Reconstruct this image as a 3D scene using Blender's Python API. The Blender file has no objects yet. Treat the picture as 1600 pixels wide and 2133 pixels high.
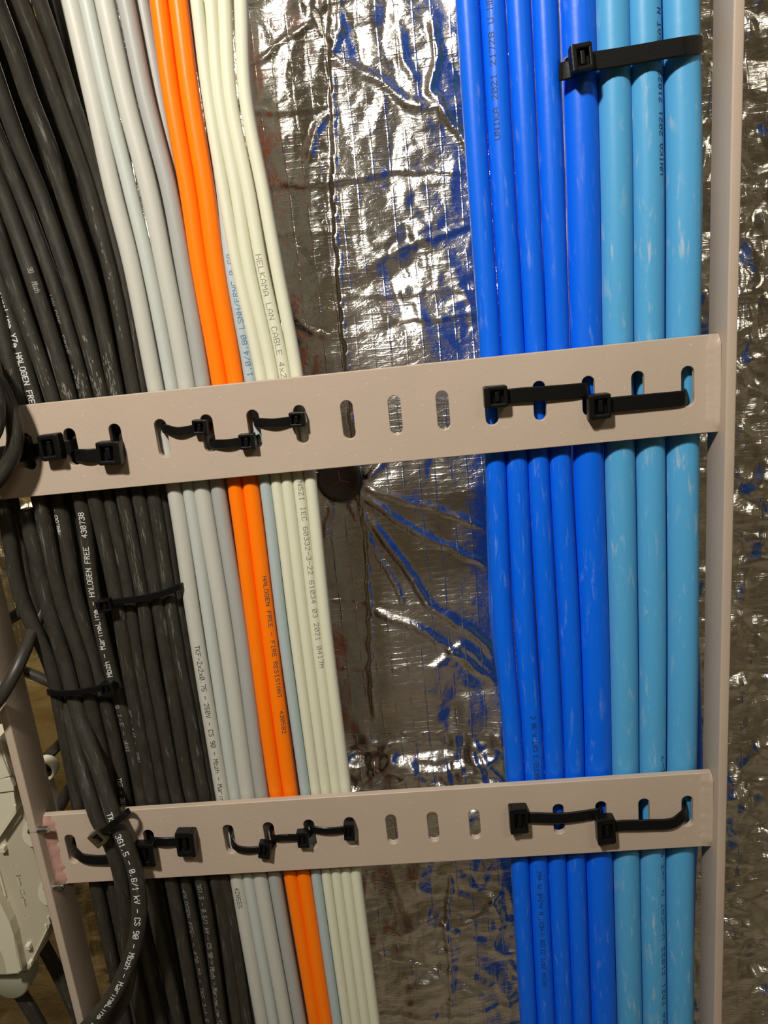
import bpy, bmesh, math, random
import numpy as np
from mathutils import Vector, Matrix

# ------------------------------------------------------------------ camera, world, light, exposure
sc = bpy.context.scene
COL = sc.collection
MM = 0.001
FPX = 1550.0
CR = np.array([[0.99384, 0.04136, -0.10281], [-0.08989, -0.24165, -0.96619], [-0.06481, 0.96948, -0.23645]])
CC = np.array([-135.245, -389.634, 43.736])          # camera position in mm; rung faces lie in y = 0
cam = bpy.data.cameras.new('camera')
camo = bpy.data.objects.new('camera', cam)
COL.objects.link(camo)
cam.sensor_fit = 'VERTICAL'
cam.sensor_height = 36.0
cam.lens = FPX / 2133.0 * 36.0
cam.clip_start = 0.01
cam.clip_end = 50
mw = Matrix.Identity(4)
for i in range(3):
    mw[i][0] = CR[0][i]; mw[i][1] = -CR[1][i]; mw[i][2] = -CR[2][i]; mw[i][3] = CC[i] * MM
camo.matrix_world = mw
sc.camera = camo

world = bpy.data.worlds.new('world')
sc.world = world
world.use_nodes = True
bg = world.node_tree.nodes['Background']
bg.inputs[0].default_value = (1.0, 0.90, 0.72, 1)
bg.inputs[1].default_value = 0.01

LAMP = Vector((-0.36, -0.60, 0.575))
la = bpy.data.lights.new('work_lamp', 'AREA')
la.shape = 'DISK'; la.size = 0.075; la.energy = 9.5; la.color = (1.0, 0.93, 0.82)
lo = bpy.data.objects.new('work_lamp', la)
COL.objects.link(lo)
lo.location = LAMP
lo.rotation_euler = (Vector((-0.18, 0, -0.08)) - LAMP).to_track_quat('-Z', 'Y').to_euler()

lc = bpy.data.lights.new('added_room_fill', 'AREA')  # unseen source added to brighten the room that the foil reflects
lc.shape = 'RECTANGLE'; lc.size = 0.6; lc.size_y = 0.12; lc.energy = 6.0; lc.color = (1.0, 0.90, 0.74)
lco = bpy.data.objects.new('added_room_fill', lc)
COL.objects.link(lco)
lco.location = (0.75, -1.35, 1.12)

sc.view_settings.view_transform = 'Standard'
sc.view_settings.look = 'None'
sc.view_settings.gamma = 1.0
sc.view_settings.use_curve_mapping = False
sc.view_settings.exposure = 0.0

rng = random.Random(7)
nr = np.random.RandomState(5)
WALL = 100.0                                          # depth of the foil facing behind the ladder, mm

# ------------------------------------------------------------------ helpers
def at(px, py, v=0.0, ax=1):
    """point (mm) seen at a photograph pixel on the plane coordinate[ax] = v"""
    d = CR.T @ np.array([(px - 800) / FPX, (py - 1066.5) / FPX, 1.0])
    return CC + d * ((v - CC[ax]) / d[ax])

def pix(P):
    c = (np.asarray(P, float) - CC) @ CR.T
    return np.stack([800 + FPX * c[..., 0] / c[..., 2], 1066.5 + FPX * c[..., 1] / c[..., 2]], -1)

def link(name, verts, faces, mat, parent=None, smooth=True, uvs=None, mats=None, fmat=None):
    """verts in mm, world space; origin is moved to the middle of the mesh"""
    v = np.asarray(verts, float) * MM
    c = (v.min(0) + v.max(0)) / 2
    me = bpy.data.meshes.new(name)
    me.from_pydata((v - c).tolist(), [], faces)
    if uvs is not None:
        l = me.uv_layers.new(name='uv')
        vi = np.zeros(len(me.loops), dtype=np.int32)
        me.loops.foreach_get('vertex_index', vi)
        if len(uvs) == len(me.loops):
            l.data.foreach_set('uv', np.asarray(uvs, np.float32).ravel())
        else:
            l.data.foreach_set('uv', np.asarray(uvs, np.float32)[vi].ravel())
    if smooth:
        me.polygons.foreach_set('use_smooth', [True] * len(me.polygons))
    me.materials.append(mat)
    for m_ in (mats or []):
        me.materials.append(m_)
    if fmat is not None:
        me.polygons.foreach_set('material_index', fmat)
    me.update()
    o = bpy.data.objects.new(name, me)
    COL.objects.link(o)
    o.location = c
    if parent is not None:
        o.parent = parent
        o.matrix_parent_inverse = Matrix.Translation(-parent.location)
    return o

def from_bm(name, bm, mat, parent=None, smooth=False, angle=None):
    bmesh.ops.recalc_face_normals(bm, faces=bm.faces)
    bm.verts.index_update()
    v = [tuple(x.co) for x in bm.verts]
    f = [[w.index for w in q.verts] for q in bm.faces]
    bm.free()
    return link(name, v, f, mat, parent, smooth)

def empty(name, loc):
    o = bpy.data.objects.new(name, None)
    o.empty_display_size = 0.02
    COL.objects.link(o)
    o.location = Vector(loc) * MM
    return o

def tag(o, label=None, cat=None, group=None, kind=None):
    if label: o['label'] = label
    if cat: o['category'] = cat
    if group: o['group'] = group
    if kind: o['kind'] = kind
    return o

def bevel_box(bm, c, s, b, rot=None, seg=2):
    r = bmesh.ops.create_cube(bm, size=1.0)
    vs = r['verts']
    for v in vs:
        v.co = Vector((v.co.x * s[0], v.co.y * s[1], v.co.z * s[2]))
    es = list({e for v in vs for e in v.link_edges})
    out = bmesh.ops.bevel(bm, geom=es, offset=b, segments=seg, affect='EDGES', profile=0.6)
    allv = set(vs) | {v for f in out['faces'] for v in f.verts}
    allv = [v for v in allv if v.is_valid]
    m = Matrix.Translation(Vector(c)) @ (rot.to_4x4() if rot else Matrix.Identity(4))
    bmesh.ops.transform(bm, matrix=m, verts=allv)
    return allv

def catmull(P, step=4.0, closed=False):
    P = np.asarray(P, float)
    n = len(P)
    if closed:
        Q = np.vstack([P[-1], P, P[0], P[1]])
        segs = n
    else:
        Q = np.vstack([2 * P[0] - P[1], P, 2 * P[-1] - P[-2]])
        segs = n - 1
    out = []
    for i in range(segs):
        p0, p1, p2, p3 = Q[i:i + 4]
        # centripetal-ish parameters keep uneven rows from overshooting
        d1 = max(np.linalg.norm(p1 - p0), 1e-6) ** .5
        d2 = max(np.linalg.norm(p2 - p1), 1e-6) ** .5
        d3 = max(np.linalg.norm(p3 - p2), 1e-6) ** .5
        m1 = d2 * ((p1 - p0) / d1 - (p2 - p0) / (d1 + d2) + (p2 - p1) / d2)
        m2 = d2 * ((p2 - p1) / d2 - (p3 - p1) / (d2 + d3) + (p3 - p2) / d3)
        k = max(2, int(math.ceil(np.linalg.norm(p2 - p1) / step)))
        for j in range(k):
            t = j / k
            a = 2 * t**3 - 3 * t**2 + 1; b = t**3 - 2 * t**2 + t; c = -2 * t**3 + 3 * t**2; d = t**3 - t**2
            out.append(a * p1 + b * m1 + c * p2 + d * m2)
    if not closed:
        out.append(P[-1])
    return np.array(out)

def frames(path):
    T = np.gradient(path, axis=0)
    T /= np.linalg.norm(T, axis=1)[:, None] + 1e-12
    ref = np.array([0, -1.0, 0])
    N = ref - (T @ ref)[:, None] * T
    nn = np.linalg.norm(N, axis=1)
    for i in range(len(N)):
        if nn[i] < 0.25 and i:
            p = N[i - 1] - (N[i - 1] @ T[i]) * T[i]
            N[i] = p
        N[i] /= np.linalg.norm(N[i]) + 1e-12
    Rr = np.cross(N, T)               # to the right in the picture for a path running down
    return T, N, Rr

def arclen(path):
    return np.concatenate([[0], np.cumsum(np.linalg.norm(np.diff(path, axis=0), axis=1))])

def sweep(path, r, n=20, wob=0.0):
    T, N, Rr = frames(path)
    S = arclen(path)
    k = len(path)
    a = np.linspace(0, 2 * math.pi, n, endpoint=False)
    V = path[:, None, :] + r * (np.cos(a)[None, :, None] * N[:, None, :] + np.sin(a)[None, :, None] * Rr[:, None, :])
    V = V.reshape(-1, 3)
    F = []; UV = []
    for i in range(k - 1):
        for j in range(n):
            j2 = (j + 1) % n
            F.append((i * n + j, i * n + j2, (i + 1) * n + j2, (i + 1) * n + j))
            u0, u1 = j / n, (j + 1) / n
            UV += [(u0, S[i]), (u1, S[i]), (u1, S[i + 1]), (u0, S[i + 1])]
    F.append(tuple(range(n - 1, -1, -1))); UV += [(0, 0)] * n
    F.append(tuple((k - 1) * n + j for j in range(n))); UV += [(0, 0)] * n
    return V, F, UV

# ------------------------------------------------------------------ materials
def new_mat(name):
    m = bpy.data.materials.new(name)
    m.use_nodes = True
    return m, m.node_tree.nodes, m.node_tree.links, m.node_tree.nodes['Principled BSDF']

def mathn(nt, op, a, b=None, c=None):
    n = nt.nodes.new('ShaderNodeMath'); n.operation = op
    for i, x in enumerate((a, b, c)):
        if x is None: continue
        if isinstance(x, (int, float)): n.inputs[i].default_value = x
        else: nt.links.new(x, n.inputs[i])
    return n.outputs[0]

def noise(nt, vec, scale, detail=3, rough=.5, dist=0.0):
    n = nt.nodes.new('ShaderNodeTexNoise')
    n.inputs['Scale'].default_value = scale; n.inputs['Detail'].default_value = detail
    n.inputs['Roughness'].default_value = rough; n.inputs['Distortion'].default_value = dist
    if vec is not None: nt.links.new(vec, n.inputs['Vector'])
    return n.outputs['Fac']

def ramp(nt, fac, stops):
    n = nt.nodes.new('ShaderNodeValToRGB')
    el = n.color_ramp.elements
    while len(el) < len(stops): el.new(.5)
    for e, (p, c) in zip(el, stops):
        e.position = p; e.color = (c, c, c, 1) if isinstance(c, (int, float)) else (*c, 1)
    nt.links.new(fac, n.inputs[0])
    return n.outputs[0]

def mapping(nt, vec, scale, loc=None):
    n = nt.nodes.new('ShaderNodeMapping')
    n.inputs['Scale'].default_value = scale
    if loc is not None: nt.links.new(loc, n.inputs['Location'])
    nt.links.new(vec, n.inputs['Vector'])
    return n.outputs[0]

def mixcol(nt, fac, a, b):
    n = nt.nodes.new('ShaderNodeMix'); n.data_type = 'RGBA'
    if isinstance(fac, (int, float)): n.inputs[0].default_value = fac
    else: nt.links.new(fac, n.inputs[0])
    for i, x in ((6, a), (7, b)):
        if isinstance(x, tuple): n.inputs[i].default_value = (*x, 1)
        else: nt.links.new(x, n.inputs[i])
    return n.outputs[2]

def bump(nt, h, strength, dist):
    n = nt.nodes.new('ShaderNodeBump')
    n.inputs['Strength'].default_value = strength; n.inputs['Distance'].default_value = dist
    nt.links.new(h, n.inputs['Height'])
    return n.outputs[0]

def cable_mat(name, col, rough=.42, scuff=.3, scuff_col=(.6, .65, .68), dust=.0, dust_col=(.3, .28, .22), spec=.4):
    m, N, L, P = new_mat(name); nt = m.node_tree
    uv = N.new('ShaderNodeUVMap').outputs[0]
    oi = N.new('ShaderNodeObjectInfo')
    off = N.new('ShaderNodeCombineXYZ')
    L.new(mathn(nt, 'MULTIPLY', oi.outputs['Random'], 37.0), off.inputs[0])
    L.new(mathn(nt, 'MULTIPLY', oi.outputs['Random'], 91.0), off.inputs[1])
    # long scratches running with the cable
    s1 = noise(nt, mapping(nt, uv, (9.0, .035, 1), off.outputs[0]), 1.6, 5, .65, .3)
    s2 = noise(nt, mapping(nt, uv, (2.2, .02, 1), off.outputs[0]), 1.0, 3, .5)
    sc1 = ramp(nt, s1, [(.55, 0.0), (.69, 1.0)])
    sc2 = ramp(nt, s2, [(.44, 0.0), (.62, 1.0)])
    k = mathn(nt, 'MULTIPLY', mathn(nt, 'MULTIPLY', sc1, sc2), scuff)
    c = mixcol(nt, k, col, scuff_col)
    if dust:
        d = noise(nt, mapping(nt, uv, (3.0, .05, 1), off.outputs[0]), 1.3, 6, .7)
        c = mixcol(nt, mathn(nt, 'MULTIPLY', ramp(nt, d, [(.4, 0.0), (.75, 1.0)]), dust), c, dust_col)
    L.new(c, P.inputs['Base Color'])
    rr = mathn(nt, 'ADD', mathn(nt, 'MULTIPLY', k, .25), rough)
    L.new(rr, P.inputs['Roughness'])
    P.inputs['Specular IOR Level'].default_value = spec
    b = noise(nt, mapping(nt, uv, (6.0, .12, 1), off.outputs[0]), 1.0, 4, .6)
    L.new(bump(nt, b, .12, .0008), P.inputs['Normal'])
    return m

def plain(name, col, rough=.5, metal=0.0, spec=.5, bumpk=0.0, bscale=900):
    m, N, L, P = new_mat(name)
    P.inputs['Base Color'].default_value = (*col, 1)
    P.inputs['Roughness'].default_value = rough
    P.inputs['Metallic'].default_value = metal
    P.inputs['Specular IOR Level'].default_value = spec
    if bumpk:
        tc = N.new('ShaderNodeTexCoord')
        L.new(bump(m.node_tree, noise(m.node_tree, tc.outputs['Object'], bscale, 3), bumpk, .0004), P.inputs['Normal'])
    return m

def paint_mat():
    m, N, L, P = new_mat('taupe_paint'); nt = m.node_tree
    tc = N.new('ShaderNodeTexCoord').outputs['Object']
    c = ramp(nt, noise(nt, tc, 14, 4), [(.3, (.445, .36, .29)), (.7, (.485, .395, .315))])
    sp = ramp(nt, noise(nt, tc, 650, 2, .4), [(.735, 0.0), (.76, 1.0)])
    c = mixcol(nt, mathn(nt, 'MULTIPLY', sp, .45), c, (.72, .66, .58))
    L.new(c, P.inputs['Base Color'])
    P.inputs['Roughness'].default_value = .42
    P.inputs['Specular IOR Level'].default_value = .35
    h = mathn(nt, 'ADD', noise(nt, tc, 420, 3), mathn(nt, 'MULTIPLY', sp, .5))
    L.new(bump(nt, h, .16, .0005), P.inputs['Normal'])
    return m

def foil_mat(name, col, rough, scrim):
    m, N, L, P = new_mat(name); nt = m.node_tree
    tc = N.new('ShaderNodeTexCoord').outputs['Object']
    w = N.new('ShaderNodeTexNoise'); w.inputs['Scale'].default_value = 22; w.inputs['Detail'].default_value = 2
    L.new(tc, w.inputs['Vector'])
    va = N.new('ShaderNodeVectorMath'); va.operation = 'MULTIPLY_ADD'
    L.new(w.outputs['Color'], va.inputs[0]); va.inputs[1].default_value = (.003, .003, .003); L.new(tc, va.inputs[2])
    sep = N.new('ShaderNodeSeparateXYZ'); L.new(va.outputs[0], sep.inputs[0])
    def threads(v, pitch, wd):
        pp = mathn(nt, 'PINGPONG', v, pitch / 2)
        mr = N.new('ShaderNodeMapRange'); mr.interpolation_type = 'SMOOTHSTEP'
        mr.inputs['From Min'].default_value = wd; mr.inputs['From Max'].default_value = 0
        L.new(pp, mr.inputs[0])
        return mr.outputs[0]
    tv = threads(sep.outputs['X'], .0106, .0007)
    th = threads(sep.outputs['Z'], .0043, .0006)
    irregular = ramp(nt, noise(nt, tc, 60, 3), [(.40, .0), (.66, 1.0)])
    g = mathn(nt, 'ADD', mathn(nt, 'MULTIPLY', tv, .40), mathn(nt, 'MULTIPLY', th, .26))
    g = mathn(nt, 'MULTIPLY', g, mathn(nt, 'MULTIPLY', irregular, scrim))
    st = mapping(nt, tc, (1.0, 1.0, 2.2))
    fine = noise(nt, st, 120, 4, .6, .8)
    vor = N.new('ShaderNodeTexVoronoi'); vor.feature = 'F1'; vor.inputs['Scale'].default_value = 95
    L.new(va.outputs[0], vor.inputs['Vector'])
    facet = mathn(nt, 'MULTIPLY', vor.outputs['Distance'], .5)
    patch = ramp(nt, noise(nt, tc, 16, 2), [(.38, 0.0), (.58, 1.0)])
    h = mathn(nt, 'ADD', g, mathn(nt, 'MULTIPLY', fine, .95))
    h = mathn(nt, 'ADD', h, mathn(nt, 'MULTIPLY', facet, mathn(nt, 'MULTIPLY', patch, 1.2)))
    L.new(bump(nt, h, .75, .0008), P.inputs['Normal'])
    c = ramp(nt, noise(nt, tc, 30, 4), [(.3, tuple(x * .86 for x in col)), (.7, col)])
    L.new(c, P.inputs['Base Color'])
    P.inputs['Metallic'].default_value = 1.0
    P.inputs['Roughness'].default_value = rough
    P.inputs['Anisotropic'].default_value = .65
    tg = N.new('ShaderNodeCombineXYZ'); tg.inputs[2].default_value = 1.0
    L.new(tg.outputs[0], P.inputs['Tangent'])
    return m

M = {}
M['paint'] = paint_mat()
M['primer'] = plain('pink_primer', (.42, .24, .20), .55, bumpk=.4, bscale=500)
M['blue'] = cable_mat('blue_jacket', (.001, .13, .84), .38, .26, (.35, .48, .72))
M['lightblue'] = cable_mat('light_blue_jacket', (.078, .355, .67), .42, .6, (.50, .56, .54))
M['grey'] = cable_mat('grey_jacket', (.50, .50, .45), .45, .18, (.72, .70, .6))
M['greyblue'] = cable_mat('pale_grey_jacket', (.47, .505, .475), .45, .15, (.72, .70, .6))
M['greydark'] = cable_mat('mid_grey_jacket', (.36, .37, .355), .45, .25, (.6, .6, .5))
M['steelgrey'] = cable_mat('bluish_grey_jacket', (.40, .48, .50), .45, .12, (.7, .7, .62))
M['orange'] = cable_mat('orange_jacket', (1.0, .205, .003), .33, .06, (1, .6, .3))
M['cream'] = cable_mat('cream_jacket', (.675, .68, .535), .5, .06, (.8, .78, .66))
M['black'] = cable_mat('black_jacket', (.027, .025, .020), .42, .5, (.28, .28, .24), dust=.5, dust_col=(.066, .059, .043))
M['tie'] = plain('black_nylon', (.0045, .0045, .0045), .34, spec=.35, bumpk=.12, bscale=700)
M['whiteink'] = plain('white_ink', (.62, .64, .62), .6)
M['dimink'] = plain('worn_white_ink', (.24, .26, .25), .6)
M['darkink'] = plain('dark_ink', (.055, .06, .06), .6)
M['paleink'] = plain('grey_brown_ink', (.24, .22, .17), .6)
M['blueink'] = plain('blue_ink', (.10, .18, .36), .6)
M['navyink'] = plain('navy_ink', (.004, .03, .14), .6)
M['foil'] = foil_mat('aluminium_foil', (.93, .915, .88), .22, 1.0)
M['tan'] = foil_mat('tan_foil', (.86, .72, .44), .27, .6)
M['tape'] = foil_mat('foil_tape', (.90, .88, .84), .12, .1)
M['washer'] = plain('dark_washer', (.13, .12, .10), .34, .8, bumpk=.1, bscale=60)
M['box'] = plain('off_white_plastic', (.60, .57, .45), .4, bumpk=.08)
M['boxgrey'] = plain('grey_beige_plastic', (.45, .41, .31), .4, bumpk=.08)
M['gland'] = plain('grey_green_plastic', (.30, .30, .22), .3)
M['nib'] = plain('rusty_nib', (.34, .20, .12), .4, .6)
M['zinc'] = plain('zinc_steel', (.70, .70, .67), .25, 1.0)
M['glinthead'] = plain('glint_tinted_nylon', (.16, .13, .07), .18, .7)  # black tie head with its yellowish glint put into the colour

# ------------------------------------------------------------------ the foil wall
def axis(lo, d0, d1, hi, fine, coarse):
    a = list(np.arange(lo, d0, coarse)) + list(np.arange(d0, d1, fine)) + list(np.arange(d1, hi + coarse, coarse))
    return np.array(a)

def vnoise(x, z, f, seed):
    r = np.random.RandomState(seed)
    t = r.rand(64, 64)
    X = x * f + 1000; Z = z * f + 1000
    xi = np.floor(X).astype(int); zi = np.floor(Z).astype(int)
    u = X - xi; v = Z - zi
    u = u * u * (3 - 2 * u); v = v * v * (3 - 2 * v)
    g = lambda a, b: t[a % 64, b % 64]
    return (g(xi, zi) * (1 - u) + g(xi + 1, zi) * u) * (1 - v) + (g(xi, zi + 1) * (1 - u) + g(xi + 1, zi + 1) * u) * v

def polydist(x, z, pts):
    """distance to a polyline, signed side and fraction along it"""
    best = np.full(x.shape, 1e9); side = np.zeros(x.shape); fr = np.zeros(x.shape)
    n = len(pts) - 1
    for i in range(n):
        a = pts[i]; b = pts[i + 1]; d = b - a; L2 = d @ d
        t = np.clip(((x - a[0]) * d[0] + (z - a[1]) * d[1]) / L2, 0, 1)
        qx = x - a[0] - t * d[0]; qz = z - a[1] - t * d[1]
        q = np.hypot(qx, qz)
        s = np.sign(d[0] * qz - d[1] * qx)
        m = q < best
        best = np.where(m, q, best); side = np.where(m, s, side); fr = np.where(m, (i + t) / n, fr)
    return best, side, fr

def wallpts(pp):
    return [np.array(at(a, b, WALL))[[0, 2]] for a, b in pp]

CREASES = [  # pixels of the fold, height mm, half width mm, step mm (one side proud of the other)
    ([(686, -60), (690, 150), (695, 400), (705, 560), (715, 700), (728, 800), (742, 1000), (762, 1100), (770, 1250), (772, 1400), (778, 1500)], 2.2, 2.2, 1.4),
    ([(700, 128), (760, 150), (820, 185), (850, 215), (915, 222), (965, 290), (990, 330)], 2.6, 4.0, 0),
    ([(690, 120), (712, 60), (700, -40)], 1.6, 3.0, 0),
    ([(530, 130), (600, 75), (650, 50)], 1.8, 2.5, 0),
    ([(520, 236), (610, 232), (690, 218)], 1.4, 2.0, .5),
    ([(550, 388), (640, 384), (700, 380), (820, 357), (890, 352), (985, 366)], 1.6, 2.2, .7),
    ([(560, 490), (640, 484), (705, 478)], 1.2, 2.0, 0),
    ([(640, 330), (660, 260), (690, 230)], 2.2, 4.0, 0),
    ([(900, 40), (910, 110), (895, 190), (920, 215)], 2.4, 4.0, 0),
    ([(830, 60), (845, 130), (870, 170)], 1.8, 4.0, 0),
    ([(780, 545), (830, 520), (885, 498), (985, 468)], 2.2, 3.5, 0),
    ([(620, 660), (650, 690), (690, 700)], 1.6, 3.0, 0),
    ([(690, 620), (850, 612), (1000, 602)], 1.0, 1.8, .4),
    ([(610, 730), (660, 690)], 1.4, 2.5, 0),
    ([(830, 670), (990, 655)], 1.2, 2.0, .5),
    ([(750, 1030), (800, 1060), (835, 1088), (900, 1128), (960, 1150), (1015, 1178)], 2.8, 4.0, 0),
    ([(752, 1012), (830, 1038), (900, 1058), (960, 1080), (1020, 1098)], 2.0, 3.2, 0),
    ([(757, 1068), (800, 1118), (845, 1180), (868, 1225), (890, 1262), (935, 1284), (1000, 1330), (1030, 1370)], 2.8, 4.5, 0),
    ([(765, 1258), (800, 1278), (860, 1300), (905, 1330), (960, 1370), (1030, 1420)], 3.0, 4.5, .6),
    ([(742, 1050), (765, 1110), (790, 1160), (830, 1225), (845, 1260)], 1.8, 2.5, 0),
    ([(690, 1048), (680, 1120)], 1.5, 3.0, 0), ([(725, 1050), (745, 1090)], 1.8, 2.0, 0),
    ([(765, 1000), (800, 962)], 2.6, 4.0, 0),
    ([(680, 1252), (760, 1254), (860, 1260), (1015, 1262)], 1.2, 1.6, .5),
    ([(690, 1392), (780, 1390), (960, 1382)], 1.4, 1.6, .7),
    ([(900, 1390), (960, 1340), (1030, 1400)], 2.0, 4.0, 0),
    ([(690, 1526), (800, 1524), (1050, 1532)], 1.2, 1.2, .9),
    ([(700, 1550), (820, 1545), (900, 1560), (1050, 1548)], 1.6, 3.0, 0),
    ([(735, 1625), (800, 1600), (860, 1610), (960, 1595), (1060, 1570)], 2.6, 4.0, 0),
    ([(720, 1650), (850, 1618), (930, 1640), (1060, 1622)], 2.4, 3.5, 0),
    ([(938, 1820), (932, 1880), (928, 1935), (936, 2010), (940, 2150)], 2.0, 2.2, 1.0),
    ([(915, 1925), (955, 1945)], 2.4, 4.0, 0),
    ([(780, 1985), (850, 2005), (935, 2030)], 1.6, 2.4, 0),
    ([(785, 2108), (900, 2118), (1000, 2108), (1090, 2090)], 1.6, 2.2, 0),
    ([(1025, 1870), (1045, 1920), (1030, 1975), (1060, 1990)], 2.4, 4.5, 0),
    ([(960, 1930), (1010, 1905), (1040, 1860)], 1.8, 3.0, 0),
    ([(850, 1830), (900, 1822), (1080, 1812)], 1.0, 1.8, .4),
    ([(1525, 630), (1640, 622)], 1.6, 2.0, .7),
    ([(1530, 760), (1560, 800), (1640, 850)], 2.4, 4.0, 0),
    ([(1525, 1105), (1570, 1122), (1640, 1100)], 2.0, 2.5, 0),
    ([(1520, 1445), (1650, 1440)], 1.0, 1.2, .5),
    ([(1515, 1550), (1650, 1553)], 1.2, 1.2, .8),
    ([(1515, 1640), (1570, 1560), (1600, 1500)], 2.4, 4.0, 0),
    ([(1515, 1735), (1570, 1740), (1650, 1730)], 1.6, 2.0, .4),
    ([(1515, 1800), (1580, 1795), (1650, 1770)], 1.6, 2.0, 0),
    ([(1510, 2000), (1560, 1980), (1650, 1900)], 2.4, 4.0, 0),
]

def build_foil(name, x, z, seed, mat, y0, ncr, creases, base_amp=1.0):
    X, Z = np.meshgrid(x, z)
    r = np.random.RandomState(seed)
    h = 5.0 * (vnoise(X, Z, 1 / 80., seed) - .5) + 3.6 * (vnoise(X, Z, 1 / 34., seed + 1) - .5)
    msk = np.clip((vnoise(X, Z, 1 / 45., seed + 7) - .3) * 2.2, .15, 1.3)
    h = h * base_amp
    # crumple: many short random kinks, each a tent ridge inside a soft window
    x0, x1, z0, z1 = max(x[0], -520), min(x[-1], 190), max(z[0], -600), min(z[-1], 270)
    for i in range(ncr + (1900 if creases else 0)):
        cx = r.uniform(x0, x1); cz = r.uniform(z0, z1); boost = 1.0
        if i >= ncr:                                   # parts of the sheet that were handled more and crumpled harder
            q = (i - ncr) / 1900.
            za = (26, 135, -560, 240, 1.7) if q < .55 else (-260, -90, 40, 240, .55) if q < .65 else (-225, -65, -300, -252, 1.6) if q < .75 else (-220, -40, -560, -330, .9)
            cx = r.uniform(za[0], za[1]); cz = r.uniform(za[2], za[3]); boost = za[4]
        big = r.rand() < .25
        L = r.uniform(14, 40) if big else r.uniform(4, 16)
        w = L * r.uniform(.14, .38)
        th = r.uniform(0, math.pi)
        if r.rand() < .45: th = r.normal(0.05, .25) + (math.pi / 2 if r.rand() < .5 else 0)
        amp = (.085 if big else .10) * w * r.uniform(.5, 1.5) * r.choice([-1, 1]) * base_amp * boost
        ix = np.where(np.abs(x - cx) < 2.2 * L)[0]; iz = np.where(np.abs(z - cz) < 2.2 * L)[0]
        if len(ix) < 2 or len(iz) < 2: continue
        sl = np.s_[iz[0]:iz[-1] + 1, ix[0]:ix[-1] + 1]
        dx = X[sl] - cx; dz = Z[sl] - cz
        a = dx * math.cos(th) + dz * math.sin(th); b = -dx * math.sin(th) + dz * math.cos(th)
        h[sl] += (msk[sl] if boost == 1.0 else 1.0) * amp * 2.6 * np.maximum(0, 1 - np.abs(b) / w) * np.exp(-(a / L) ** 2 * 2.5)
    for pp, amp, w, step in creases:
        P = wallpts(pp)
        lo_ = np.min(P, 0) - 30; hi_ = np.max(P, 0) + 30
        ix = np.where((x > lo_[0]) & (x < hi_[0]))[0]; iz = np.where((z > lo_[1]) & (z < hi_[1]))[0]
        if len(ix) < 2 or len(iz) < 2: continue
        sl = np.s_[iz[0]:iz[-1] + 1, ix[0]:ix[-1] + 1]
        xx = X[sl] + 2.4 * (vnoise(X[sl], Z[sl], 1 / 9., seed + 3) - .5); zz = Z[sl] + 2.4 * (vnoise(X[sl], Z[sl], 1 / 9., seed + 4) - .5)
        d, s, t = polydist(xx, zz, P)
        endf = np.clip(np.minimum(t, 1 - t) * 8 + .25, 0, 1)
        h[sl] += amp * endf * np.maximum(0, 1 - d / w) ** 1.3
        if step: h[sl] += step * s * np.exp(-d / 9.0) * endf
    # the washer presses the foil in
    c = at(708, 1000, WALL)
    rr = np.hypot(X - c[0], Z - c[2])
    h -= 3.5 * np.exp(-(rr / 17.0) ** 2)
    Y = y0 - h
    nx, nz = len(x), len(z)
    V = np.stack([X, Y, Z], -1).reshape(-1, 3)
    idx = np.arange(nx * nz).reshape(nz, nx)
    F = np.stack([idx[:-1, :-1], idx[:-1, 1:], idx[1:, 1:], idx[1:, :-1]], -1).reshape(-1, 4)
    return link(name, V, F.tolist(), mat, None, True)

fx = axis(-1800, -420, 170, 1700, 1.5, 20)
fz = axis(-1400, -570, 250, 1200, 1.5, 20)
wall = build_foil('wall_back', fx, fz, 11, M['foil'], WALL, 4200, CREASES)
tag(wall, 'wrinkled silver aluminium foil facing with scrim grid behind the ladder', kind='structure')
tx = axis(-900, -520, -338, -338, 1.8, 20); tx = tx[tx <= -338]
tz = axis(-1100, -560, 40, 300, 1.8, 20)
tan = build_foil('wall_left', tx, tz, 23, M['tan'], WALL - 16, 1500, [], 1.5)
tag(tan, 'tan brown foil sheet behind the white junction box', kind='structure')

# ------------------------------------------------------------------ the rest of the room, behind and around the photographer
M['roomwall'] = plain('beige_room_paint', (.42, .37, .26), .6)
M['roomceil'] = plain('pale_ceiling_paint', (.55, .50, .42), .6)
M['roomfloor'] = plain('dark_brown_floor', (.30, .25, .17), .5)
def slab(name, lo_, hi_, mat, label):
    bm = bmesh.new()
    c = [(a + b) / 2 for a, b in zip(lo_, hi_)]
    bevel_box(bm, c, [b - a for a, b in zip(lo_, hi_)], 2.0, None, 1)
    return tag(from_bm(name, bm, M[mat]), label, kind='structure')
slab('floor', (-1800, -2300, -1420), (1700, 200, -1380), 'roomfloor', 'dark brown floor of the small technical room')
slab('ceiling', (-1800, -2300, 1180), (1700, 200, 1220), 'roomceil', 'pale painted ceiling of the small technical room')
slab('wall_front', (-1800, -2300, -1400), (1700, -2260, 1200), 'roomwall', 'beige wall opposite the cable ladder')
slab('wall_right', (1700, -2300, -1400), (1740, 200, 1200), 'roomwall', 'beige side wall right of the ladder')
slab('wall_side', (-1840, -2300, -1400), (-1800, 200, 1200), 'roomwall', 'beige side wall left of the ladder')
for i_, x_ in enumerate((-1300, -700, -100, 500, 1100)):
    slab('trim_%d' % (i_ + 1), (x_ - 60, -2260, -1380), (x_ + 60, -2140, 1180), 'roomfloor', 'dark vertical frame on the opposite wall')

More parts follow.
